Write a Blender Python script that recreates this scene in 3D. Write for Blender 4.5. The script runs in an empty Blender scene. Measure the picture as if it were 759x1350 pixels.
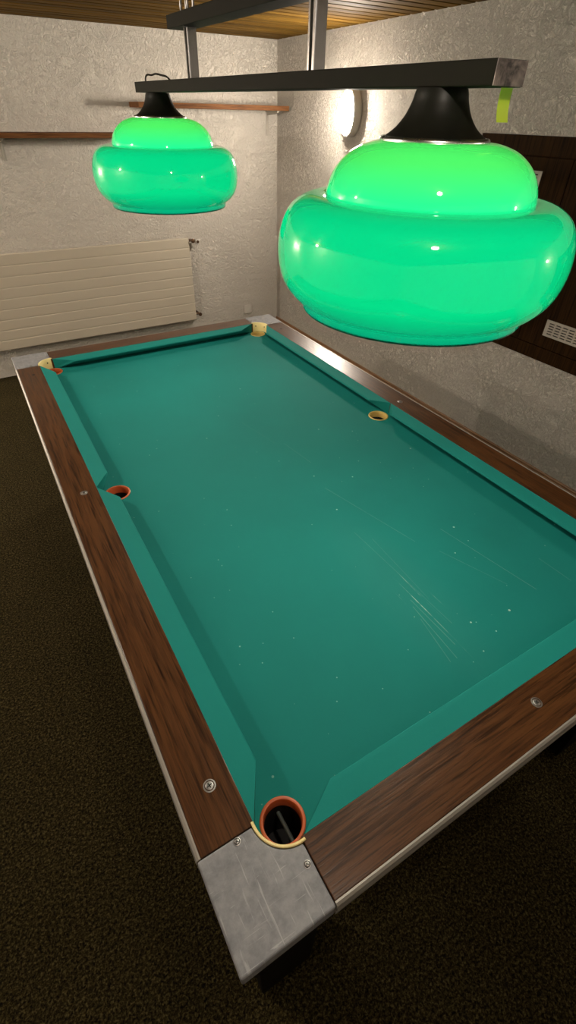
import bpy, bmesh, math, random
from mathutils import Vector, Matrix, geometry
random.seed(4)
PI = math.pi
SC = bpy.context.scene
COL = SC.collection
BED = 0.80                      # height of the playing surface above the floor

# ------------------------------------------------------------------ helpers
def new_mesh(name, verts, faces, mat=None, parent=None, smooth=False, loc=(0, 0, 0), rot=(0, 0, 0)):
    me = bpy.data.meshes.new(name)
    me.from_pydata([tuple(v) for v in verts], [], faces)
    bm = bmesh.new(); bm.from_mesh(me)
    bmesh.ops.remove_doubles(bm, verts=bm.verts, dist=1e-6)
    bmesh.ops.recalc_face_normals(bm, faces=bm.faces)
    bm.to_mesh(me); bm.free()
    o = bpy.data.objects.new(name, me)
    COL.objects.link(o)
    o.location = loc; o.rotation_euler = rot
    if mat:
        me.materials.append(mat)
    if parent:
        o.parent = parent
    if smooth:
        for p in me.polygons:
            p.use_smooth = True
        me.set_sharp_from_angle(angle=math.radians(smooth if smooth is not True else 40))
    return o

class MB:
    """collects shapes into one mesh"""
    def __init__(s):
        s.v = []; s.f = []
    def add(s, verts, faces, M=None):
        n = len(s.v)
        for v in verts:
            v = Vector(v)
            s.v.append(M @ v if M else v)
        s.f += [[i + n for i in f] for f in faces]
        return s
    def box(s, x0, x1, y0, y1, z0, z1, b=0.0, M=None):
        bm = bmesh.new()
        bmesh.ops.create_cube(bm, size=1)
        for v in bm.verts:
            v.co = Vector((x0 + (v.co.x + .5) * (x1 - x0), y0 + (v.co.y + .5) * (y1 - y0), z0 + (v.co.z + .5) * (z1 - z0)))
        if b:
            bmesh.ops.bevel(bm, geom=list(bm.edges), offset=b, segments=2, affect='EDGES', profile=.5)
        bm.verts.index_update()
        s.add([v.co.copy() for v in bm.verts], [[v.index for v in f.verts] for f in bm.faces], M)
        bm.free(); return s
    def lathe(s, prof, seg=48, M=None, cap=True):
        vs = []; fs = []; n = len(prof)
        for k in range(seg):
            a = 2 * PI * k / seg
            for r, z in prof:
                vs.append((r * math.cos(a), r * math.sin(a), z))
        for k in range(seg):
            k2 = (k + 1) % seg
            for i in range(n - 1):
                fs.append([k * n + i, k2 * n + i, k2 * n + i + 1, k * n + i + 1])
        if cap:
            if prof[0][0] > 1e-5: fs.append([k * n for k in range(seg)])
            if prof[-1][0] > 1e-5: fs.append([k * n + n - 1 for k in range(seg)][::-1])
        s.add(vs, fs, M); return s
    def torus(s, R, r, seg=40, sec=10, M=None, sy=1.0):
        vs = []; fs = []
        for k in range(seg):
            a = 2 * PI * k / seg
            for j in range(sec):
                b = 2 * PI * j / sec
                vs.append(((R + r * math.cos(b)) * math.cos(a), (R * sy + r * math.cos(b)) * math.sin(a), r * math.sin(b)))
        for k in range(seg):
            for j in range(sec):
                fs.append([k * sec + j, ((k + 1) % seg) * sec + j, ((k + 1) % seg) * sec + (j + 1) % sec, k * sec + (j + 1) % sec])
        s.add(vs, fs, M); return s
    def tube(s, pts, r, sec=10, M=None):
        pts = [Vector(p) for p in pts]; n = len(pts)
        rr = r if isinstance(r, (list, tuple)) else [r] * n
        vs = []; fs = []; up = None
        for i, p in enumerate(pts):
            t = (pts[min(i + 1, n - 1)] - pts[max(i - 1, 0)]).normalized()
            if up is None:
                up = t.orthogonal().normalized()
            up = (up - t * up.dot(t)).normalized(); w = t.cross(up)
            for j in range(sec):
                b = 2 * PI * j / sec
                vs.append(p + (up * math.cos(b) + w * math.sin(b)) * rr[i])
        for i in range(n - 1):
            for j in range(sec):
                fs.append([i * sec + j, i * sec + (j + 1) % sec, (i + 1) * sec + (j + 1) % sec, (i + 1) * sec + j])
        fs.append(list(range(sec))[::-1]); fs.append([(n - 1) * sec + j for j in range(sec)])
        s.add(vs, fs, M); return s
    def slab(s, outer, holes, z0, z1, M=None):
        """flat plate with holes"""
        loops = [[Vector((x, y, 0)) for x, y in outer]] + [[Vector((x, y, 0)) for x, y in h] for h in holes]
        flat = [p for l in loops for p in l]
        tri = geometry.tessellate_polygon(loops)
        N = len(flat)
        vs = [(p.x, p.y, z1) for p in flat] + [(p.x, p.y, z0) for p in flat]
        fs = [list(t) for t in tri] + [[i + N for i in t][::-1] for t in tri]
        if not holes: fs = [list(range(N)), list(range(N, 2 * N))[::-1]]
        b = 0
        for l in loops:
            m = len(l)
            for i in range(m):
                j = (i + 1) % m
                fs.append([b + i, b + j, b + j + N, b + i + N])
            b += m
        s.add(vs, fs, M); return s
    def build(s, name, mat, parent=None, smooth=False, loc=(0, 0, 0), rot=(0, 0, 0)):
        return new_mesh(name, s.v, s.f, mat, parent, smooth, loc, rot)

def circ(cx, cy, r, n=40, a0=0, a1=2 * PI, closed=True):
    m = n if closed else n - 1
    return [(cx + r * math.cos(a0 + (a1 - a0) * k / m), cy + r * math.sin(a0 + (a1 - a0) * k / m)) for k in range(n)]

def thing(name, label, cat, loc=(0, 0, 0), rot=(0, 0, 0), group=None):
    o = bpy.data.objects.new(name, None); COL.objects.link(o)
    o.empty_display_size = .1
    o.location = loc; o.rotation_euler = rot
    return tag(o, label, cat, group)
def tag(o, label, cat, group=None):
    o['label'] = label; o['category'] = cat
    if group: o['group'] = group
    return o
def struct(o):
    o['kind'] = 'structure'; return o
def bevel(o, w, seg=2, ang=30):
    m = o.modifiers.new('bevel', 'BEVEL'); m.width = w; m.segments = seg; m.limit_method = 'ANGLE'; m.angle_limit = math.radians(ang)
    return o

# ------------------------------------------------------------------ materials
class NT:
    def __init__(s, name):
        s.m = bpy.data.materials.new(name); s.m.use_nodes = True
        s.t = s.m.node_tree; s.t.nodes.clear()
        s.out = s.t.nodes.new('ShaderNodeOutputMaterial')
    def n(s, typ, ins=None, **kw):
        nd = s.t.nodes.new(typ)
        for k, v in kw.items(): setattr(nd, k, v)
        for k, v in (ins or {}).items(): s.set(nd.inputs[k], v)
        return nd
    def set(s, sock, v):
        if isinstance(v, bpy.types.NodeSocket): s.t.links.new(v, sock)
        elif isinstance(v, bpy.types.Node): s.t.links.new(v.outputs[0], sock)
        else: sock.default_value = v
    def math(s, op, a, b=0.0, clamp=False):
        nd = s.n('ShaderNodeMath', operation=op, use_clamp=clamp)
        s.set(nd.inputs[0], a); s.set(nd.inputs[1], b); return nd.outputs[0]
    def obj(s, scale=(1, 1, 1), rot=(0, 0, 0), loc=(0, 0, 0)):
        c = s.n('ShaderNodeTexCoord')
        mp = s.n('ShaderNodeMapping', {'Vector': c.outputs['Object'], 'Scale': scale, 'Rotation': rot, 'Location': loc})
        return mp.outputs[0]
    def noise(s, vec, scale=5, detail=4, rough=.5, dist=0.0):
        return s.n('ShaderNodeTexNoise', {'Vector': vec, 'Scale': scale, 'Detail': detail, 'Roughness': rough, 'Distortion': dist})
    def ramp(s, fac, stops):
        r = s.n('ShaderNodeValToRGB', {'Fac': fac})
        cr = r.color_ramp
        while len(cr.elements) < len(stops): cr.elements.new(.5)
        for e, (p, c) in zip(cr.elements, stops):
            e.position = p; e.color = c if len(c) == 4 else (*c, 1)
        return r.outputs[0]
    def mix(s, fac, a, b, blend='MIX'):
        m = s.n('ShaderNodeMix', data_type='RGBA', blend_type=blend)
        s.set(m.inputs[0], fac); s.set(m.inputs[6], a if not isinstance(a, tuple) else (*a, 1)[:4]); s.set(m.inputs[7], b if not isinstance(b, tuple) else (*b, 1)[:4])
        return m.outputs[2]
    def bump(s, h, strength=.5, dist=.01, normal=None):
        b = s.n('ShaderNodeBump', {'Height': h, 'Strength': strength, 'Distance': dist})
        if normal is not None: s.set(b.inputs['Normal'], normal)
        return b.outputs[0]
    def pbr(s, color, rough=.5, metal=0.0, normal=None, **kw):
        p = s.n('ShaderNodeBsdfPrincipled')
        s.set(p.inputs['Base Color'], (*color, 1) if isinstance(color, tuple) and len(color) == 3 else color)
        s.set(p.inputs['Roughness'], rough); s.set(p.inputs['Metallic'], metal)
        if normal is not None: s.set(p.inputs['Normal'], normal)
        for k, v in kw.items(): s.set(p.inputs[k], v)
        s.t.links.new(p.outputs[0], s.out.inputs['Surface'])
        return s.m

def plaster(name, base, strength, d, scale):
    k = NT(name)
    v = k.obj()
    big = k.noise(v, 1.3, 3).outputs[0]
    # trowelled ridges: thin bright lines where a warped noise crosses a level
    w = k.noise(v, 3.0 * scale, 3, .55).outputs[1]
    wv = k.n('ShaderNodeVectorMath', {0: v, 1: w}, operation='ADD').outputs[0]
    a = k.noise(wv, 5.0 * scale, 5, .6, .6).outputs[0]
    ridge = k.math('ABSOLUTE', k.math('SUBTRACT', a, .5))
    ridge = k.math('SUBTRACT', 1.0, k.math('MULTIPLY', ridge, 12.0, True), True)
    b = k.noise(v, 16 * scale, 6, .62, 1.4).outputs[0]
    c = k.noise(v, 70, 3, .6).outputs[0]
    h = k.math('ADD', k.math('MULTIPLY', ridge, .22), k.math('ADD', k.math('MULTIPLY', b, 1.1), k.math('MULTIPLY', c, .28)))
    col = k.mix(k.ramp(big, [(.3, (0, 0, 0)), (.7, (1, 1, 1))]), tuple(x * .93 for x in base), base)
    return k.pbr(col, .9, 0, k.bump(h, strength, d))

def wood(name, dark, light, axis=1, rough=.35, scale=1.0, pore=.5, coat=0.0, spec=.5):
    k = NT(name)
    st = [120, 120, 120]; st[axis] = 5
    v = k.obj(tuple(x * scale for x in st))
    n1 = k.noise(v, 1.0, 5, .65, .5).outputs[0]
    st2 = [230, 230, 230]; st2[axis] = 9
    v2 = k.obj(tuple(x * scale for x in st2))
    n2 = k.noise(v2, 1.0, 3, .6).outputs[0]
    f = k.math('ADD', k.math('MULTIPLY', n1, .75), k.math('MULTIPLY', n2, .35))
    col = k.ramp(f, [(.40, dark), (.62, light)])
    pores = k.ramp(n2, [(.36, (pore, pore, pore)), (.48, (1, 1, 1))])
    col = k.mix(1.0, col, pores, 'MULTIPLY')
    return k.pbr(col, k.math('ADD', rough - .06, k.math('MULTIPLY', n2, .12)), 0, k.bump(n2, .25, .0015), **{'Coat Weight': coat, 'Coat Roughness': .22, 'Specular IOR Level': spec})

def plain(name, c, rough=.5, metal=0.0, nz=.06, sc=40, bump=.05, **kw):
    k = NT(name); v = k.obj()
    n = k.noise(v, sc, 4).outputs[0]
    col = k.mix(n, tuple(x * (1 - nz) for x in c), tuple(min(1, x * (1 + nz)) for x in c))
    return k.pbr(col, k.math('ADD', rough - .05, k.math('MULTIPLY', n, .1)), metal, k.bump(n, bump, .002), **kw)

def cloth(name, base, marks):
    k = NT(name)
    v = k.obj()
    big = k.noise(v, 2.2, 4, .55).outputs[0]
    col = k.mix(k.ramp(big, [(.3, (0, 0, 0)), (.72, (1, 1, 1))]), tuple(x * .90 for x in base), tuple(x * 1.07 for x in base))
    weave = k.noise(v, 900, 2).outputs[0]
    fuzz = k.noise(v, 160, 3).outputs[0]
    if marks:
        sep = k.n('ShaderNodeSeparateXYZ', {0: v})
        X, Y = sep.outputs[0], sep.outputs[1]
        # chalk specks
        vo = k.n('ShaderNodeTexVoronoi', {'Vector': v, 'Scale': 26.0, 'Randomness': 1.0})
        size = k.n('ShaderNodeSeparateColor', {0: vo.outputs['Color']}).outputs[0]
        thr = k.math('MULTIPLY', k.math('POWER', size, 3.0), .095)
        spk = k.math('MULTIPLY', k.math('SUBTRACT', thr, vo.outputs['Distance']), 60.0, True)
        vo2 = k.n('ShaderNodeTexVoronoi', {'Vector': v, 'Scale': 42.0, 'Randomness': 1.0})
        size2 = k.n('ShaderNodeSeparateColor', {0: vo2.outputs['Color']}).outputs[1]
        thr2 = k.math('MULTIPLY', k.math('POWER', size2, 3.0), .10)
        spk2 = k.math('MULTIPLY', k.math('SUBTRACT', thr2, vo2.outputs['Distance']), 40.0, True)
        def blob(cx, cy, rx, ry):
            dx = k.math('DIVIDE', k.math('SUBTRACT', X, cx), rx); dy = k.math('DIVIDE', k.math('SUBTRACT', Y, cy), ry)
            d = k.math('ADD', k.math('MULTIPLY', dx, dx), k.math('MULTIPLY', dy, dy))
            return k.math('SUBTRACT', 1.0, d, True)
        area = k.math('ADD', .45, blob(-.05, -.72, .5, .75), True)
        spk = k.math('MULTIPLY', k.math('ADD', spk, k.math('MULTIPLY', spk2, .8), True), area)
        # break-shot scratches: fine streaks lengthways inside the scratched patch
        vs = k.obj((260, 3.2, 1), (0, 0, .03))
        st = k.noise(vs, 1.0, 2, .5).outputs[0]
        st = k.ramp(st, [(.66, (0, 0, 0)), (.74, (1, 1, 1))])
        vs2 = k.noise(v, 38, 3).outputs[0]
        st = k.math('MULTIPLY', st, k.ramp(vs2, [(.38, (0, 0, 0)), (.6, (1, 1, 1))]))
        st = k.math('MULTIPLY', st, k.math('MULTIPLY', blob(.0, -.83, .075, .27), .8))
        lamp_sheen = k.math('MULTIPLY', blob(.0, -.80, .12, .36), .012)  # pale blob paints the near lamp's sheen into the cloth colour
        tot = k.math('ADD', k.math('MULTIPLY', spk, .8), k.math('ADD', st, lamp_sheen), True)
        segs = [((.068, -.315), (.155, -.674), .35), ((.264, -.669), (.315, -.983), .5), ((.19, -.74), (.26, -.93), .3),
                ((.423, -.908), (.427, -1.01), .3), ((.091, -.001), (.11, -.163), .3), ((.06, .02), (.02, .23), .12),
                ((-.02, -.86), (-.034, -1.03), .5), ((-.01, -.84), (-.01, -1.0), .4), ((.02, -.55), (.03, -.95), .25),
                ((-.03, -.90), (-.055, -1.03), .35), ((.05, -.60), (.035, -.86), .2)]
        for (ax, ay), (bx, by), wgt in segs:
            L = math.hypot(bx - ax, by - ay); ux, uy = (bx - ax) / L, (by - ay) / L
            px = k.math('SUBTRACT', X, ax); py = k.math('SUBTRACT', Y, ay)
            al = k.math('ADD', k.math('MULTIPLY', px, ux), k.math('MULTIPLY', py, uy))
            pe = k.math('ABSOLUTE', k.math('SUBTRACT', k.math('MULTIPLY', px, uy), k.math('MULTIPLY', py, ux)))
            line = k.math('MULTIPLY', k.math('SUBTRACT', .0009, pe), 1400, True)
            inside = k.math('MULTIPLY', k.math('GREATER_THAN', al, 0.0), k.math('LESS_THAN', al, L))
            tot = k.math('ADD', tot, k.math('MULTIPLY', k.math('MULTIPLY', line, inside), k.math('MULTIPLY', vs2, wgt)), True)
        col = k.mix(tot, col, (.42, .60, .50))
    h = k.math('ADD', k.math('MULTIPLY', weave, .5), fuzz)
    return k.pbr(col, .78, 0, k.bump(h, .12, .001), **{'Specular IOR Level': .16})

M = {}
M['wall'] = plaster('rough white plaster', (.73, .68, .605), 1.0, .017, 1.8)
M['wall_r'] = plaster('trowelled white plaster', (.76, .705, .63), 1.0, .024, 2.2)
M['cloth'] = cloth('green billiard cloth', (.0062, .166, .147), True)
M['cushion'] = cloth('green cushion cloth', (.0065, .182, .160), False)
M['rail_y'] = wood('dark oak veneer lengthways', (.032, .0105, .0025), (.082, .030, .008), 1, .34, coat=.10, spec=.32)
M['rail_x'] = wood('dark oak veneer crossways', (.032, .0105, .0025), (.082, .030, .008), 0, .34, coat=.12, spec=.4)
M['panel'] = wood('dark brown cupboard veneer', (.012, .005, .001), (.030, .013, .003), 2, .65, .6, spec=.05)
M['shelf'] = wood('brown shelf board', (.07, .026, .008), (.19, .080, .028), 0, .6, .8, .75, spec=.12)
M['base'] = wood('brown baseboard wood', (.14, .065, .028), (.27, .14, .065), 1, .45, .6, .7)
M['black'] = plain('black painted metal', (.014, .013, .009), .6, 0, .2, **{'Specular IOR Level': .04})
M['cap'] = plain('dull black lamp cap', (.010, .010, .007), .45, 0, .2, **{'Specular IOR Level': .3})
M['blackwood'] = plain('black cabinet board', (.005, .004, .003), .6, 0, .2, **{'Specular IOR Level': .1})
M['hole'] = plain('dark rubber', (.004, .004, .004), .7)
M['runner'] = plain('dull grey runner bar', (.16, .19, .18), .45, .3)
M['chrome'] = plain('chrome tube', (.36, .36, .37), .2, 1.0, .05)
M['ring'] = plain('polished chrome ring', (.8, .8, .8), .28, 1.0, .03)
M['steel'] = plain('steel screw', (.36, .345, .33), .42, 1.0, .1)
M['cream'] = plain('cream plastic', (.80, .64, .28), .4)
M['yellow_ring'] = plain('yellowed plastic ring', (.60, .40, .12), .4)
M['orange'] = plain('orange plastic ring', (.50, .10, .03), .38)
M['white_plastic'] = plain('white plastic', (.62, .58, .52), .4, 0, .03)
M['grille'] = plain('grey white grille plastic', (.42, .38, .33), .45, 0, .03)
M['radiator'] = plain('cream radiator enamel', (.56, .50, .40), .45, 0, .03, 6, .02)
M['tape'] = plain('neon yellow tape', (.50, .60, .02), .5, 0, .05)
M['brown_metal'] = plain('brown valve metal', (.12, .07, .04), .4, .6)
M['bracket'] = plain('pale bracket enamel', (.5, .46, .4), .4, .3)

def mk_alu(name, sx):
    k = NT(name)
    v = k.obj()
    n = k.noise(v, 40, 6, .72).outputs[0]
    s1 = k.noise(k.obj((220, 14, 9), (0, 0, .6)), 1, 2, .5, .6).outputs[0]
    s2 = k.noise(k.obj((16, 260, 9), (0, 0, -.35)), 1, 2, .5, .8).outputs[0]
    sc = k.math('ADD', k.ramp(s1, [(.66, (0, 0, 0)), (.72, (1, 1, 1))]), k.ramp(s2, [(.68, (0, 0, 0)), (.73, (1, 1, 1))]), True)
    col = k.mix(k.ramp(n, [(.3, (0, 0, 0)), (.66, (1, 1, 1))]), (.18, .18, .195), (.29, .29, .30))
    col = k.mix(k.math('MULTIPLY', sc, .3), col, (.6, .6, .6))
    r = k.math('ADD', .46, k.math('MULTIPLY', n, .2))
    return k.pbr(col, r, .2, k.bump(k.math('ADD', n, sc), .06, .001), **{'Specular IOR Level': .12})
M['alu'] = mk_alu('scuffed aluminium', 1)
M['trim'] = plain('brushed aluminium strip', (.36, .335, .30), .42, .4, .05)
M['worn'] = None
def mk_worn():
    k = NT('scuffed bare end cap')
    n = k.noise(k.obj((1, 1, 1)), 34, 4, .6, .8).outputs[0]
    col = k.ramp(n, [(.42, (.02, .014, .012)), (.66, (.20, .155, .14))])
    return k.pbr(col, .5, .3, k.bump(n, .1, .002))
M['worn'] = mk_worn()
def mk_carpet():
    k = NT('brown speckled carpet')
    v = k.obj()
    a = k.noise(v, 125, 3, .7, .4).outputs[0]
    b = k.noise(v, 210, 2, .7).outputs[0]
    c = k.noise(v, 3, 3).outputs[0]
    f = k.math('ADD', k.math('MULTIPLY', a, .65), k.math('MULTIPLY', b, .35))
    col = k.ramp(f, [(.40, (.004, .0025, .001)), (.52, (.037, .0275, .0085)), (.64, (.130, .104, .040))])
    col = k.mix(k.ramp(c, [(.35, (0, 0, 0)), (.65, (1, 1, 1))]), col, k.mix(1.0, col, (.86, .86, .82), 'MULTIPLY'))
    return k.pbr(col, .95, 0, k.bump(f, 1.0, .012), **{'Specular IOR Level': .1})
M['carpet'] = mk_carpet()
def mk_ceil():
    k = NT('varnished pine slats')
    g = k.n('ShaderNodeNewGeometry').outputs['Random Per Island']
    c = k.n('ShaderNodeTexCoord').outputs['Object']
    off = k.n('ShaderNodeCombineXYZ', {0: k.math('MULTIPLY', g, 37.0), 1: 0.0, 2: 0.0})
    v = k.n('ShaderNodeVectorMath', {0: c, 1: off}, operation='ADD').outputs[0]
    mp = k.n('ShaderNodeMapping', {'Vector': v, 'Scale': (1.2, 30, 30)}).outputs[0]
    n = k.noise(mp, 1, 4, .6, 1.0).outputs[0]
    col = k.ramp(n, [(.35, (.058, .029, .004)), (.65, (.15, .083, .013))])
    tone = k.math('ADD', .55, k.math('MULTIPLY', g, .65))
    col = k.mix(1.0, col, k.n('ShaderNodeCombineColor', {0: tone, 1: tone, 2: tone}).outputs[0], 'MULTIPLY')
    return k.pbr(col, .6, 0, k.bump(n, .1, .002), **{'Specular IOR Level': .03})
M['ceil'] = mk_ceil()
M['ceil_dark'] = plain('dark gap behind slats', (.012, .006, .003), .8)

def mk_shade():
    k = NT('green opal glass')
    v = k.obj()
    z = k.n('ShaderNodeSeparateXYZ', {0: v}).outputs[2]
    bell = k.ramp(k.math('MULTIPLY', z, -1.0), [(.085, (1, 1, 1)), (.150, (0, 0, 0))])   # yellow glow close to the bulb, painted into the upper glass colour
    foot = k.ramp(k.math('MULTIPLY', z, -1.0), [(.255, (0, 0, 0)), (.318, (1, 1, 1))])   # weaker light at the foot rim, painted as a darker glass colour
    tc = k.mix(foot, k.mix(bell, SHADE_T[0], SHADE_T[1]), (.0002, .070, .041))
    tr = k.n('ShaderNodeBsdfTranslucent', {'Color': tc})
    bf = k.n('ShaderNodeNewGeometry').outputs['Backfacing']
    dc = k.mix(bf, (.002, .16, .10), (.70, .74, .70))      # green glass outside, milky layer inside
    df = k.n('ShaderNodeBsdfDiffuse', {'Color': dc})
    m1 = k.n('ShaderNodeMixShader', {0: k.math('ADD', .30, k.math('MULTIPLY', bf, .2)), 1: tr.outputs[0], 2: df.outputs[0]})
    gl = k.n('ShaderNodeBsdfGlossy', {'Color': (1, 1, 1, 1), 'Roughness': .025})
    fr = k.n('ShaderNodeFresnel', {'IOR': 1.5})
    m2 = k.n('ShaderNodeMixShader', {0: fr.outputs[0], 1: m1.outputs[0], 2: gl.outputs[0]})
    k.t.links.new(m2.outputs[0], k.out.inputs['Surface'])
    return k.m
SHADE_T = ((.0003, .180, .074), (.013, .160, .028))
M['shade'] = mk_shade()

def mk_emit(name, c, s):
    k = NT(name)
    e = k.n('ShaderNodeEmission', {'Color': (*c, 1), 'Strength': s})
    k.t.links.new(e.outputs[0], k.out.inputs['Surface'])
    return k.m
WARM = (1.0, .88, .74)
M['glow'] = mk_emit('lit lamp glass', WARM, 425.0)

# ------------------------------------------------------------------ the room
XL, XR, YN, YB, H = -2.45, 1.877, -2.6, 3.217, BED + 1.437
def room_box(name, x0, x1, y0, y1, z0, z1, mat):
    return struct(MB().box(x0, x1, y0, y1, z0, z1).build(name, mat))
room_box('floor', XL - .1, XR + .1, YN - .1, YB + .1, -.1, 0, M['carpet'])
room_box('wall_back', XL - .1, XR + .1, YB, YB + .1, 0, H + .1, M['wall'])
room_box('wall_right', XR, XR + .1, YN - .1, YB, 0, H + .1, M['wall_r'])
room_box('wall_left', XL - .1, XL, YN - .1, YB, 0, H + .1, M['wall'])
room_box('wall_front', XL, XR, YN - .1, YN, 0, H + .1, M['wall'])
# ceiling: boards with open joints on a dark backing
mb = MB(); y = YB - .004; pitch = .098
while y > YN:
    mb.box(XL, XR, y - pitch + .018, y, H, H + .018, .003)
    y -= pitch
ce = struct(mb.build('ceiling', M['ceil']))
bk = struct(MB().box(XL - .1, XR + .1, YN - .1, YB + .1, H + .0175, H + .1).build('ceiling_backing', M['ceil_dark']))
# baseboard along the right wall
bb = MB()
prof = [(0, 0), (-.016, 0), (-.016, .100), (-.012, .106), (-.012, .116), (-.008, .122), (0, .122)]
vs = [(XR + a, yy, z) for yy in (YN, YB) for a, z in prof]; n = len(prof)
fs = [[i, (i + 1) % n, (i + 1) % n + n, i + n] for i in range(n)] + [list(range(n)), list(range(n, 2 * n))]
struct(new_mesh('baseboard_right', vs, fs, M['base']))

# ------------------------------------------------------------------ pool table
T = thing('pool_table', 'large pool table with green cloth, dark brown wood rails and metal corner plates', 'pool table', (0, 0, 0))
B = BED
XN, YNO = .56, 1.11              # cushion nose lines
XI, YI = .614, 1.164             # where cloth meets wood
XO, YO = .713, 1.265             # outer edge of the wood
TOP = .046
CP = (.562, 1.117); SP = (.556, 0)
pockets = [(sx * CP[0], sy * CP[1], 'c') for sx in (-1, 1) for sy in (-1, 1)] + [(sx * SP[0], 0, 's') for sx in (-1, 1)]
# slate with cloth
outer = [(-.612, -1.162), (.612, -1.162), (.612, 1.162), (-.612, 1.162)]
holes = [circ(x, y, .0375, 40) for x, y, _ in pockets]
MB().slab(outer, holes, B - .030, B).build('playing_surface', M['cloth'], T)

def cushion(axis, side, s0, s1, c0, c1):
    """axis 'y': runs along y at x = side*XN. nose spans s0..s1, back spans s0-c0..s1+c1"""
    dep = XI - XN
    prof = [(0.0, .0345), (.0006, .0375), (.003, .0390), (.012, .0405), (dep, TOP - .0005), (dep, .0), (.046, .0), (.034, .008), (.001, .0325)]
    vs = []
    for end in (0, 1):
        for d, z in prof:
            s = (s0 - c0 * d / dep) if end == 0 else (s1 + c1 * d / dep)
            if axis == 'y': vs.append((side * (XN + d), s, B + z))
            else: vs.append((s, side * (YNO + d), B + z))
    n = len(prof)
    fs = [[i, (i + 1) % n, (i + 1) % n + n, i + n] for i in range(n)] + [list(range(n)), list(range(n, 2 * n))]
    return new_mesh('cushion', vs, fs, M['cushion'], T, 50)
for sx in (-1, 1):
    cushion('y', sx, .080, YNO - .100, .0785, .096)
    cushion('y', sx, -(YNO - .100), -.080, .096, .0785)
for sy in (-1, 1):
    cushion('x', sy, -(XN - .105), XN - .105, .092, .092)

def screw(parent, x, y, z, r=.0075, a=.4, mat=None):
    s = MB()
    s.lathe([(r * 1.45, 0), (r * 1.5, .0006), (r * 1.18, .0009), (r * 1.06, -.0004), (r * .98, .0006), (r * .8, .0011), (0, .0013)], 20)
    for q in (0, PI / 2):
        s.box(-r * .62, r * .62, -r * .11, r * .11, .0005, .0016, 0, Matrix.Rotation(a + q, 4, 'Z'))
    o = s.build('screw', mat or M['steel'], parent, 40, (x, y, z))
    o.data.materials.append(M['hole'])
    for p in o.data.polygons:
        if p.center.z > .00145 or p.center.z < .00025: p.material_index = 1      # driver cross and the gap round the head
    return o

# wooden rail tops
for sx in (-1, 1):
    x0, x1 = sorted((sx * XI, sx * XO))
    r = MB().box(x0, x1, -1.1085, 1.1085, B - .005, B + TOP).build('rail', M['rail_y'], T); bevel(r, .0015)
    for yy in (-1.013, -.012, 1.01):
        screw(r, sx * .656, yy, B + TOP - .0003, .0048 if yy > .5 else .0078, random.random(), M['hole'] if yy > .5 else None)
for sy in (-1, 1):
    y0, y1 = sorted((sy * YI, sy * YO))
    r = MB().box(-.5545, .5545, y0, y1, B - .005, B + TOP).build('rail', M['rail_x'], T); bevel(r, .0015)
    if sy < 0: screw(r, 0, sy * 1.207, B + TOP - .0003, .0078, .8)
# aluminium edge strips (ribbed profile)
tp = [(0, -.004), (.005, -.004), (.008, -.001), (.008, .012), (.0055, .0135), (.0055, .017), (.008, .0185), (.009, .034), (.007, .043), (.003, .0465), (0, .0465)]
def trim(axis, side, half):
    vs = []
    for s in (-half, half):
        for d, z in tp:
            if axis == 'y': vs.append((side * (XO + d), s, B + z))
            else: vs.append((s, side * (YO + d), B + z))
    n = len(tp)
    fs = [[i, (i + 1) % n, (i + 1) % n + n, i + n] for i in range(n)] + [list(range(n)), list(range(n, 2 * n))]
    new_mesh('edge_strip', vs, fs, M['trim'], T, 35)
for s in (-1, 1):
    trim('y', s, 1.1085); trim('x', s, .5545)

# metal corner plates, rounded pocket cut-out, folded-down skirt
for sx in (-1, 1):
    for sy in (-1, 1):
        cx, cy, R = .556, 1.110, .0635
        poly = [(.720, 1.110), (.720, 1.272), (.556, 1.272)] + [(cx + R * math.cos(a), cy + R * math.sin(a)) for a in [PI / 2 - k * PI / 2 / 18 for k in range(19)]]
        P = [(sx * x, sy * y) for x, y in poly]
        if sx * sy < 0: P = P[::-1]
        c = MB().slab(P, [], B + .004, B + TOP + .0015).build('corner_plate', M['alu'], T); bevel(c, .004, 3, 50)
        screw(c, sx * .651, sy * 1.117, B + TOP + .0016, .0042, random.random())
        screw(c, sx * .566, sy * 1.203, B + TOP + .0016, .0042, random.random())
        # curved plastic liner behind the pocket
        a0, a1 = math.radians(-6), math.radians(96)
        m_ = 24; vs = []
        for kk in range(m_ + 1):
            a = a0 + (a1 - a0) * kk / m_
            for rr, z in ((.0632, -.004), (.0632, TOP + .0024), (.0618, TOP + .0034), (.0592, TOP + .0030), (.0578, TOP + .001), (.0572, -.004)):
                vs.append((sx * (cx + rr * math.cos(a)), sy * (cy + rr * math.sin(a)), B + z))
        fs = [[kk * 6 + i, kk * 6 + (i + 1) % 6, (kk + 1) * 6 + (i + 1) % 6, (kk + 1) * 6 + i] for kk in range(m_) for i in range(6)] + [list(range(6)), [m_ * 6 + i for i in range(6)]]
        ln = new_mesh('pocket_liner', vs, fs, M['cream'], T, 35)
        for aa in (18, 72):
            a = math.radians(aa); d = Vector((sx * math.cos(a), sy * math.sin(a), 0))
            s = MB().lathe([(.0034, -.001), (.0032, .0008), (0, .0012)], 12)
            q = (-d).to_track_quat('Z', 'Y').to_matrix().to_4x4()
            s2 = MB(); s2.add(s.v, s.f, Matrix.Translation((sx * cx + d.x * .0574, sy * cy + d.y * .0574, B + .029)) @ q)
            s2.build('screw', M['hole'], ln)

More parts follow.
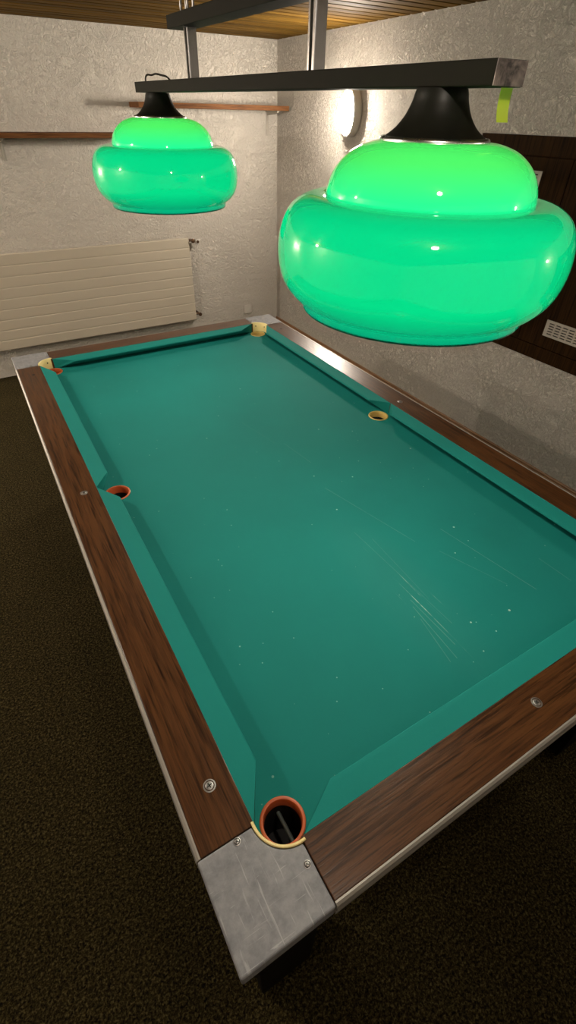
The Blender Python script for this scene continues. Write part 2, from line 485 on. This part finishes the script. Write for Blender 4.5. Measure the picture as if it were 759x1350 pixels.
# pockets: ring + tube + dark drop
for x, y, kind in pockets:
    mat = M['orange'] if x < 0 else M['yellow_ring']
    pr = [(.0345, -.024), (.0350, -.010), (.0353, -.002), (.0365, .0016), (.0395, .0022), (.0420, .0012), (.0425, -.001), (.0372, -.002), (.0368, -.024)]
    pk = MB().lathe(pr + [pr[0]], 44, None, False).build('pocket', mat, T, 60, (x, y, B))
    MB().lathe([(.0367, -.0238), (.0367, -.16), (0, -.16), (0, -.163), (.039, -.163), (.039, -.0238), (.0367, -.0238)], 36, None, False).build('ball_drop', M['hole'], pk, 60)
    # ball runner bars under the hole
    s = MB()
    ox_ = -math.copysign(.010, x)
    s.tube([(ox_, -.035, -.060), (ox_, .035, -.062)], .0042, 10)
    s.build('ball_runner', M['runner'], pk, 40)

# cabinet body under the rails, open where the pockets drop
a = MB()
bx, by = .678, 1.228
z0, z1 = B - .36, B - .006
for sx in (-1, 1):
    x0, x1 = sorted((sx * bx, sx * (bx - .022))); a.box(x0, x1, -by, by, z0, z1, .002)
for sy in (-1, 1):
    y0, y1 = sorted((sy * by, sy * (by - .022))); a.box(-bx, bx, y0, y1, z0, z1, .002)
a.box(-bx + .01, bx - .01, -by + .01, by - .01, z0, z0 + .02)
a.build('cabinet', M['blackwood'], T)
for sx in (-1, 1):
    for sy in (-1, 1):
        x0, x1 = sorted((sx * (bx - .001), sx * (bx - .15))); y0, y1 = sorted((sy * (by - .001), sy * (by - .15)))
        l = MB().box(x0, x1, y0, y1, .012, z0 + .002, .004).build('leg', M['blackwood'], T)
        MB().lathe([(.045, 0), (.05, .003), (.05, .010), (.03, .0125)], 24).build('foot', M['steel'], l, 40, ((x0 + x1) / 2, (y0 + y1) / 2, 0))

# ------------------------------------------------------------------ hanging lamp
# everything is one rigid frame hung slightly askew, the far end a little higher
LX, tilt = -.02, math.radians(.58)
F = thing('billiard_lamp', 'twin billiard lamp on black beams with two green glass shades hung over the pool table', 'lamp',
          (LX, 0, BED + 1.0275), (tilt, 0, 0))
# lower beam: local z 0 = underside
BW, BH = .030, .028
y0, y1 = -.775, .822
b = MB().box(-BW, BW, y0, y1, 0, BH, .0015).build('lower_beam', M['black'], F)
MB().box(-BW + .0005, BW - .0005, y0 - .0012, y0 + .001, .0005, BH - .0005).build('end_cap', M['worn'], b)
MB().box(-BW + .0005, BW - .0005, y1 - .001, y1 + .0012, .0005, BH - .0005).build('end_cap', M['black'], b)
UZ = .133
ub = MB().box(-BW, BW, -.52, .446, UZ, UZ + BH, .0015).build('upper_beam', M['black'], F)
for yy in (-.289, .352):
    t = MB().box(-.0135, .0135, yy - .0135, yy + .0135, BH - .002, UZ + .002, .002).build('upright_tube', M['chrome'], F)
    s = MB()
    for dx in (-1, 1):
        s.box(dx * .0135 - .0008, dx * .0135 + .0008, yy - .004, yy + .004, BH + .001, UZ - .001)
    s.build('groove', M['black'], t)
def smooth_prof(pts, sub=6):
    out = []
    P = [Vector((r, z)) for r, z in pts]
    for i in range(len(P) - 1):
        p0 = P[max(i - 1, 0)]; p1 = P[i]; p2 = P[i + 1]; p3 = P[min(i + 2, len(P) - 1)]
        for k in range(sub):
            t = k / sub
            q = .5 * ((2 * p1) + (p2 - p0) * t + (2 * p0 - 5 * p1 + 4 * p2 - p3) * t * t + (3 * p1 - p0 - 3 * p2 + p3) * t ** 3)
            out.append((q.x, q.y))
    out.append(tuple(P[-1])); return out
# loop of cable on the beam above the far shade
cab = [(.742, .000), (.738, .011), (.722, .0165), (.690, .0150), (.650, .0170), (.610, .0155), (.570, .0120), (.535, .0085), (.512, .000)]
pts = [(-.014 + .004 * math.sin(yy * 30), yy, BH + zz) for yy, zz in smooth_prof(cab, 5)]
MB().tube(pts, .0026, 8).build('cable', M['black'], F, True)
# wire hooks up to the ceiling
def chain(yy):
    s = MB()
    top = H - (BED + 1.0275) - yy * math.sin(tilt)
    z = UZ + BH - .004; R = .020
    s.torus(R, .0032, 28, 8, Matrix.Translation((0, yy, z + R)) @ Matrix.Rotation(PI / 2, 4, 'Y') @ Matrix.Rotation(0, 4, 'Z'), 1.0)
    z += 2 * R - .004; k = 0
    while z < top - .012:
        ry = .014
        s.torus(.008, .0018, 20, 8, Matrix.Translation((0, yy, z + ry)) @ Matrix.Rotation(PI / 2 * (k % 2), 4, 'Z') @ Matrix.Rotation(PI / 2, 4, 'X'), ry / .008)
        z += 2 * ry - .0036; k += 1
    s.lathe([(.03, top), (.03, top - .006), (.01, top - .014), (.004, top - .016)], 24, Matrix.Translation((0, yy, 0)))
    s.build('suspension_chain', M['steel'], F, True)
chain(.385); chain(.335); chain(-.40)

cap_p = smooth_prof([(.0385, -.0005), (.0405, -.006), (.044, -.018), (.052, -.034), (.065, -.049), (.083, -.0615)])
cap_p = [(0, -.0005), (.036, -.0005)] + cap_p + [(.081, -.0625), (.0, -.0625)]
dome = smooth_prof([(.080, -.064), (.100, -.066), (.126, -.074), (.148, -.088), (.164, -.106), (.1725, -.126), (.1750, -.138)])
tor = smooth_prof([(.1740, -.1415), (.187, -.1395), (.212, -.143), (.236, -.158), (.2500, -.183), (.2560, -.212), (.2550, -.242), (.2470, -.270), (.2310, -.292), (.2110, -.3065)])
rim = [(.2095, -.3090), (.2090, -.3180), (.2070, -.3215), (.2030, -.3210), (.2025, -.3150)]
for yy, nm in ((-.665, 'near'), (.68, 'far')):
    cp = MB().lathe(cap_p, 56, None, False).build('lamp_cap', M['cap'], F, 40, (0, yy + (.013 if nm == 'near' else 0), 0))
    MB().lathe([(.0820, -.0590), (.0860, -.0595), (.0880, -.0620), (.0880, -.0655), (.0865, -.0680), (.0800, -.0680)], 56, None, False).build('chrome_ring', M['ring'], cp, 60)
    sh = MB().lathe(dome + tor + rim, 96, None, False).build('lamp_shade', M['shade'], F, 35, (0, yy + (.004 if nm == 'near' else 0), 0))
    bl = MB().lathe([(.013, -.062), (.0135, -.085), (.012, -.09), (0, -.09)], 20, None, True).build('bulb_socket', M['white_plastic'], cp, 40)
    L = bpy.data.lights.new('shade_bulb', 'POINT'); L.energy = 15.5; L.color = (1.0, .92, .76); L.shadow_soft_size = .035
    lo = bpy.data.objects.new('shade_bulb', L); COL.objects.link(lo); lo.parent = F; lo.location = (0, yy, -.235)

# neon tape hanging off the near end of the beam
pts = []
tv = []; tf = []
for k in range(9):
    u = k / 8
    z = -.038 * u; yb = .004 * math.sin(u * 2.4)
    for dy in (0, .0005):
        for dx in (-.012, .012):
            tv.append((dx + .009 * u, yb + dy, z))
for k in range(8):
    i = k * 4; j = i + 4
    tf += [[i, i + 1, j + 1, j], [i + 2, j + 2, j + 3, i + 3], [i, j, j + 2, i + 2], [i + 1, i + 3, j + 3, j + 1]]
tf += [[0, 2, 3, 1], [32, 33, 35, 34]]
tp_ = new_mesh('tape_strip', tv, tf, M['tape'], None, True, (LX + .022, -.757, BED + 1.0196))
tag(tp_, 'short neon yellow tape strip hanging under the near end of the lower lamp beam', 'tape')

# ------------------------------------------------------------------ wall lamp on the right wall
def wall_lamp(y, z):
    W = thing('wall_lamp', 'glowing white oval bulkhead lamp with plastic cage on the right wall', 'wall lamp', (XR, y, z))
    # local frame: lamp axis +Z of lathe points into the room (-X)
    Mx = Matrix.Rotation(-PI / 2, 4, 'Y')
    def oval(prof, name, mat, parent=W, sm=40):
        s = MB().lathe(prof, 56, None, False)
        o = MB()
        for v in s.v:
            v.x *= 1.42       # taller than wide
        o.add(s.v, s.f, Mx)
        return o.build(name, mat, parent, sm)
    oval([(0, 0), (.090, 0), (.094, .004), (.094, .052), (.091, .062), (.085, .066), (.080, .062), (.0, .050)], 'base', M['white_plastic'])
    oval([(.079, .056), (.077, .070), (.070, .088), (.055, .102), (.028, .111), (0, .113)], 'glass', M['glow'])
    c = MB()
    for k in (-1, 0, 1):
        pts = []
        for i in range(15):
            u = -1 + 2 * i / 14
            yy = .086 * u if k == 0 else .086 * u * .84
            h = .060 + .062 * math.sqrt(max(0, 1 - abs(u) ** 2.6))
            pts.append((-h, yy, .075 * k))
        c.tube(pts, .0035, 6)
    pts = []
    for i in range(19):
        u = -1 + 2 * i / 18
        pts.append((-(.060 + .062 * math.sqrt(max(0, 1 - abs(u) ** 2.6))), 0, .125 * u))
    c.tube(pts, .0035, 6)
    c.build('cage', M['white_plastic'], W, True)
    return W
wall_lamp(2.13, BED + 1.0)

# ------------------------------------------------------------------ radiator
RX0, RX1, RZ0, RZ1 = -1.25, .945, BED - .552, BED + .142
R_ = thing('radiator', 'wide cream panel radiator with faint ribs on the back wall', 'radiator', ((RX0 + RX1) / 2, YB, RZ0))
ox = (RX0 + RX1) / 2
prof = []
nr = 9
for i in range(nr):
    za = (RZ1 - RZ0) * i / nr; zb = (RZ1 - RZ0) * (i + 1) / nr
    prof += [(-.0806, za + .001), (-.0824, za + .006), (-.0826, (za + zb) / 2), (-.0824, zb - .006), (-.0806, zb - .001)]
prof = [(-.06, 0)] + prof + [(-.06, RZ1 - RZ0)]
vs = [(x - ox, a_, z) for x in (RX0, RX1) for a_, z in prof]; n = len(prof)
fs = [[i, (i + 1) % n, (i + 1) % n + n, i + n] for i in range(n)] + [list(range(n)), list(range(n, 2 * n))]
new_mesh('panel', vs, fs, M['radiator'], R_)
for x in (RX0 + .25, RX1 - .25):
    for zz in (.08, .58):
        MB().box(x - ox - .02, x - ox + .02, -.062, 0, zz, zz + .02).build('mounting_bracket', M['radiator'], R_)
v = MB()
vx = RX1 - ox; tz = RZ1 - RZ0
v.tube([(vx - .01, -.068, tz - .022), (vx + .035, -.068, tz - .022)], .011, 14)
v.tube([(vx + .03, -.10, tz - .022), (vx + .03, 0, tz - .030)], .010, 14)
v.lathe([(.016, 0), (.017, .004), (.017, .012), (.012, .016)], 20, Matrix.Translation((vx + .03, -.095, tz - .022)) @ Matrix.Rotation(PI / 2, 4, 'X'))
v.build('valve', M['brown_metal'], R_, 40)
k_ = MB().lathe([(.012, 0), (.022, .002), (.023, .030), (.018, .036), (0, .037)], 20, Matrix.Translation((vx + .078, -.055, tz - .034)) @ Matrix.Rotation(PI / 2, 4, 'X'))
k_.tube([(vx + .03, -.04, tz - .026), (vx + .078, -.04, tz - .034)], .008, 10)
k_.build('thermostat_knob', M['white_plastic'], R_, 40)
MB().lathe([(.011, .037), (.011, .040), (0, .0405)], 16, Matrix.Translation((vx + .078, -.055, tz - .034)) @ Matrix.Rotation(PI / 2, 4, 'X')).build('knob_cap', M['brown_metal'], R_, 40)
v = MB()
v.tube([(vx - .012, -.068, .050), (vx + .034, -.068, .050)], .010, 14)
v.tube([(vx + .034, -.095, .050), (vx + .034, 0, .050)], .010, 14)
v.lathe([(.015, 0), (.016, .003), (.016, .014), (0, .015)], 16, Matrix.Translation((vx + .034, -.09, .050)) @ Matrix.Rotation(PI / 2, 4, 'X'))
v.build('return_valve', M['brown_metal'], R_, 40)

# ------------------------------------------------------------------ wall socket
S_ = thing('wall_socket', 'small white power socket low on the back wall beside the corner', 'power socket', (1.531, YB, BED - .554))
bevel(MB().box(-.041, .041, -.012, 0, -.041, .041).build('cover', M['white_plastic'], S_), .004)
MB().lathe([(.028, .0125), (.027, .0135), (.0245, .0128), (.024, .004), (0, .004)], 32, Matrix.Rotation(PI / 2, 4, 'X'), False).build('insert', M['white_plastic'], S_, 40)
s = MB()
for dx in (-.0095, .0095):
    s.lathe([(.0034, .0042), (.0034, .0046), (0, .0046)], 12, Matrix.Translation((dx, 0, 0)) @ Matrix.Rotation(PI / 2, 4, 'X'))
s.build('pin_holes', M['hole'], S_)

# ------------------------------------------------------------------ shelves
def shelf(label, x0, x1, z0, z1, bxs, bh):
    S = thing('wall_shelf', label, 'shelf', ((x0 + x1) / 2, YB, z0))
    o = (x0 + x1) / 2
    bd = MB().box(x0 - o, x1 - o, -.235, -.001, 0, z1 - z0).build('board', M['shelf'], S); bevel(bd, .002)
    for bxx in bxs:
        b = MB()
        X = bxx - o
        b.box(X - .012, X + .012, -.004, 0, -bh, 0); b.box(X - .012, X + .012, -.20, 0, -.004, 0)
        # folded rib tapering down the wall
        vs = [(X - .004, 0, -bh + .006), (X + .004, 0, -bh + .006), (X - .004, -.010, -bh + .01), (X + .004, -.010, -bh + .01),
              (X - .004, -.022, -.03), (X + .004, -.022, -.03), (X - .004, -.19, -.012), (X + .004, -.19, -.012), (X - .004, -.19, 0), (X + .004, -.19, 0), (X - .004, 0, 0), (X + .004, 0, 0)]
        n_ = 6
        fs = [[i * 2, i * 2 + 1, ((i + 1) % n_) * 2 + 1, ((i + 1) % n_) * 2] for i in range(n_)] + [[0, 2, 4, 6, 8, 10], [1, 3, 5, 7, 9, 11]]
        b.add(vs, fs)
        b.build('bracket', M['bracket'], S)
    return S
shelf('lower brown wall shelf left of the far green shade above the radiator', -1.15, .62, BED + .835, BED + .862, (-.9, -.316), .135)
shelf('upper brown wall shelf reaching the corner behind the lamp beam', .62, 1.856, BED + 1.006, BED + 1.037, (.85, 1.777), .165)

# ------------------------------------------------------------------ dark wall cupboard with air grilles
CZ0, CZ1 = BED - .070, BED + .926
CY0, CY1 = -1.45, .93
K = thing('wall_cupboard', 'dark brown built-in cupboard with white air grilles on the right wall', 'cupboard', (XR, (CY0 + CY1) / 2, CZ0))
oy, oz = (CY0 + CY1) / 2, CZ0
fr = MB()
fr.box(-.018, 0, CY0 - oy, CY1 - oy, CZ1 - oz - .080, CZ1 - oz, .002)
fr.box(-.018, 0, CY0 - oy, CY1 - oy, 0, .072, .002)
fr.box(-.018, 0, CY1 - oy - .022, CY1 - oy, .072, CZ1 - oz - .080)
fr.box(-.018, 0, CY0 - oy, CY0 - oy + .022, .072, CZ1 - oz - .080)
fr.box(-.004, 0, CY0 - oy, CY1 - oy, 0, CZ1 - oz)
fr.build('frame', M['panel'], K)
yt = CY1 - .024
while yt - .566 > CY0:
    yb_ = yt - .566
    d = MB().box(-.020, -.004, yb_ + .002 - oy, yt - .002 - oy, .076, CZ1 - oz - .084, .0015).build('door', M['panel'], K)
    yc = (yt + yb_) / 2
    for zc in (BED + .746, BED + .112):
        ow, oh = .135, .042
        slots = []
        for r_ in range(5):
            for c_ in range(6):
                sy_ = -.100 + c_ * .040; sz_ = -.0265 + r_ * .01325
                slots.append([(sy_ - .015, sz_ - .0028), (sy_ + .015, sz_ - .0028), (sy_ + .015, sz_ + .0028), (sy_ - .015, sz_ + .0028)])
        g = MB().slab([(-ow, -oh), (ow, -oh), (ow, oh), (-ow, oh)], slots, 0, .004)
        # local (x,y,z)->( -z into room, x along wall, y up)
        MM = Matrix(((0, 0, -1, 0), (1, 0, 0, 0), (0, 1, 0, 0), (0, 0, 0, 1)))
        g2 = MB().add(g.v, g.f, Matrix.Translation((-.0225, yc - oy, zc - oz)) @ MM)
        gr = g2.build('air_grille', M['grille'], d)
        MB().box(-.0222, -.0201, yc - oy - ow + .004, yc - oy + ow - .004, zc - oz - oh + .004, zc - oz + oh - .004).build('grille_backing', M['hole'], gr)
    yt = yb_

# ------------------------------------------------------------------ lamps of the room outside the frame, plus one added fill light
def lamp(x, y, z, e, r=.035):
    L = bpy.data.lights.new('room_light', 'POINT'); L.energy = e; L.color = WARM; L.shadow_soft_size = r
    o = bpy.data.objects.new('room_light', L); COL.objects.link(o); o.location = (x, y, z)
lamp(-2.2, 3.08, BED + .90, 76)
lamp(-.45, -1.33, BED + 1.36, 15)
lamp(1.75, -1.9, BED + 1.0, 11)
lamp(-2.0, .7, BED + 1.33, 72)  # added fill light, brightens the left floor and the right wall

w = bpy.data.worlds.new('room'); SC.world = w; w.use_nodes = True
w.node_tree.nodes['Background'].inputs[0].default_value = (.0, .0, .0, 1)

# ------------------------------------------------------------------ camera
cd = bpy.data.cameras.new('camera'); co = bpy.data.objects.new('camera', cd); COL.objects.link(co)
cd.sensor_fit = 'VERTICAL'; cd.sensor_height = 36; cd.sensor_width = 36
cd.lens = 630.767 * 36 / 1350
cd.clip_start = .02
yaw, pit, rol = 0.5463, -0.6934, 0.0216
f = Vector((math.sin(yaw) * math.cos(pit), math.cos(yaw) * math.cos(pit), math.sin(pit)))
r = f.cross(Vector((0, 0, 1))).normalized(); u = r.cross(f)
r2 = r * math.cos(rol) + u * math.sin(rol); u2 = u * math.cos(rol) - r * math.sin(rol)
mw = Matrix((r2, u2, -f)).transposed().to_4x4()
mw.translation = Vector((-.6469 * 1.12, -1.2315 * 1.12, BED + .8801 * 1.12))
co.matrix_world = mw
SC.camera = co
vs_ = SC.view_settings
vs_.view_transform = 'Standard'; vs_.look = 'None'; vs_.exposure = 0.0; vs_.gamma = 1.0; vs_.use_curve_mapping = False
SC.cycles.max_bounces = 10; SC.cycles.diffuse_bounces = 5
SC.cycles.caustics_reflective = False; SC.cycles.caustics_refractive = False
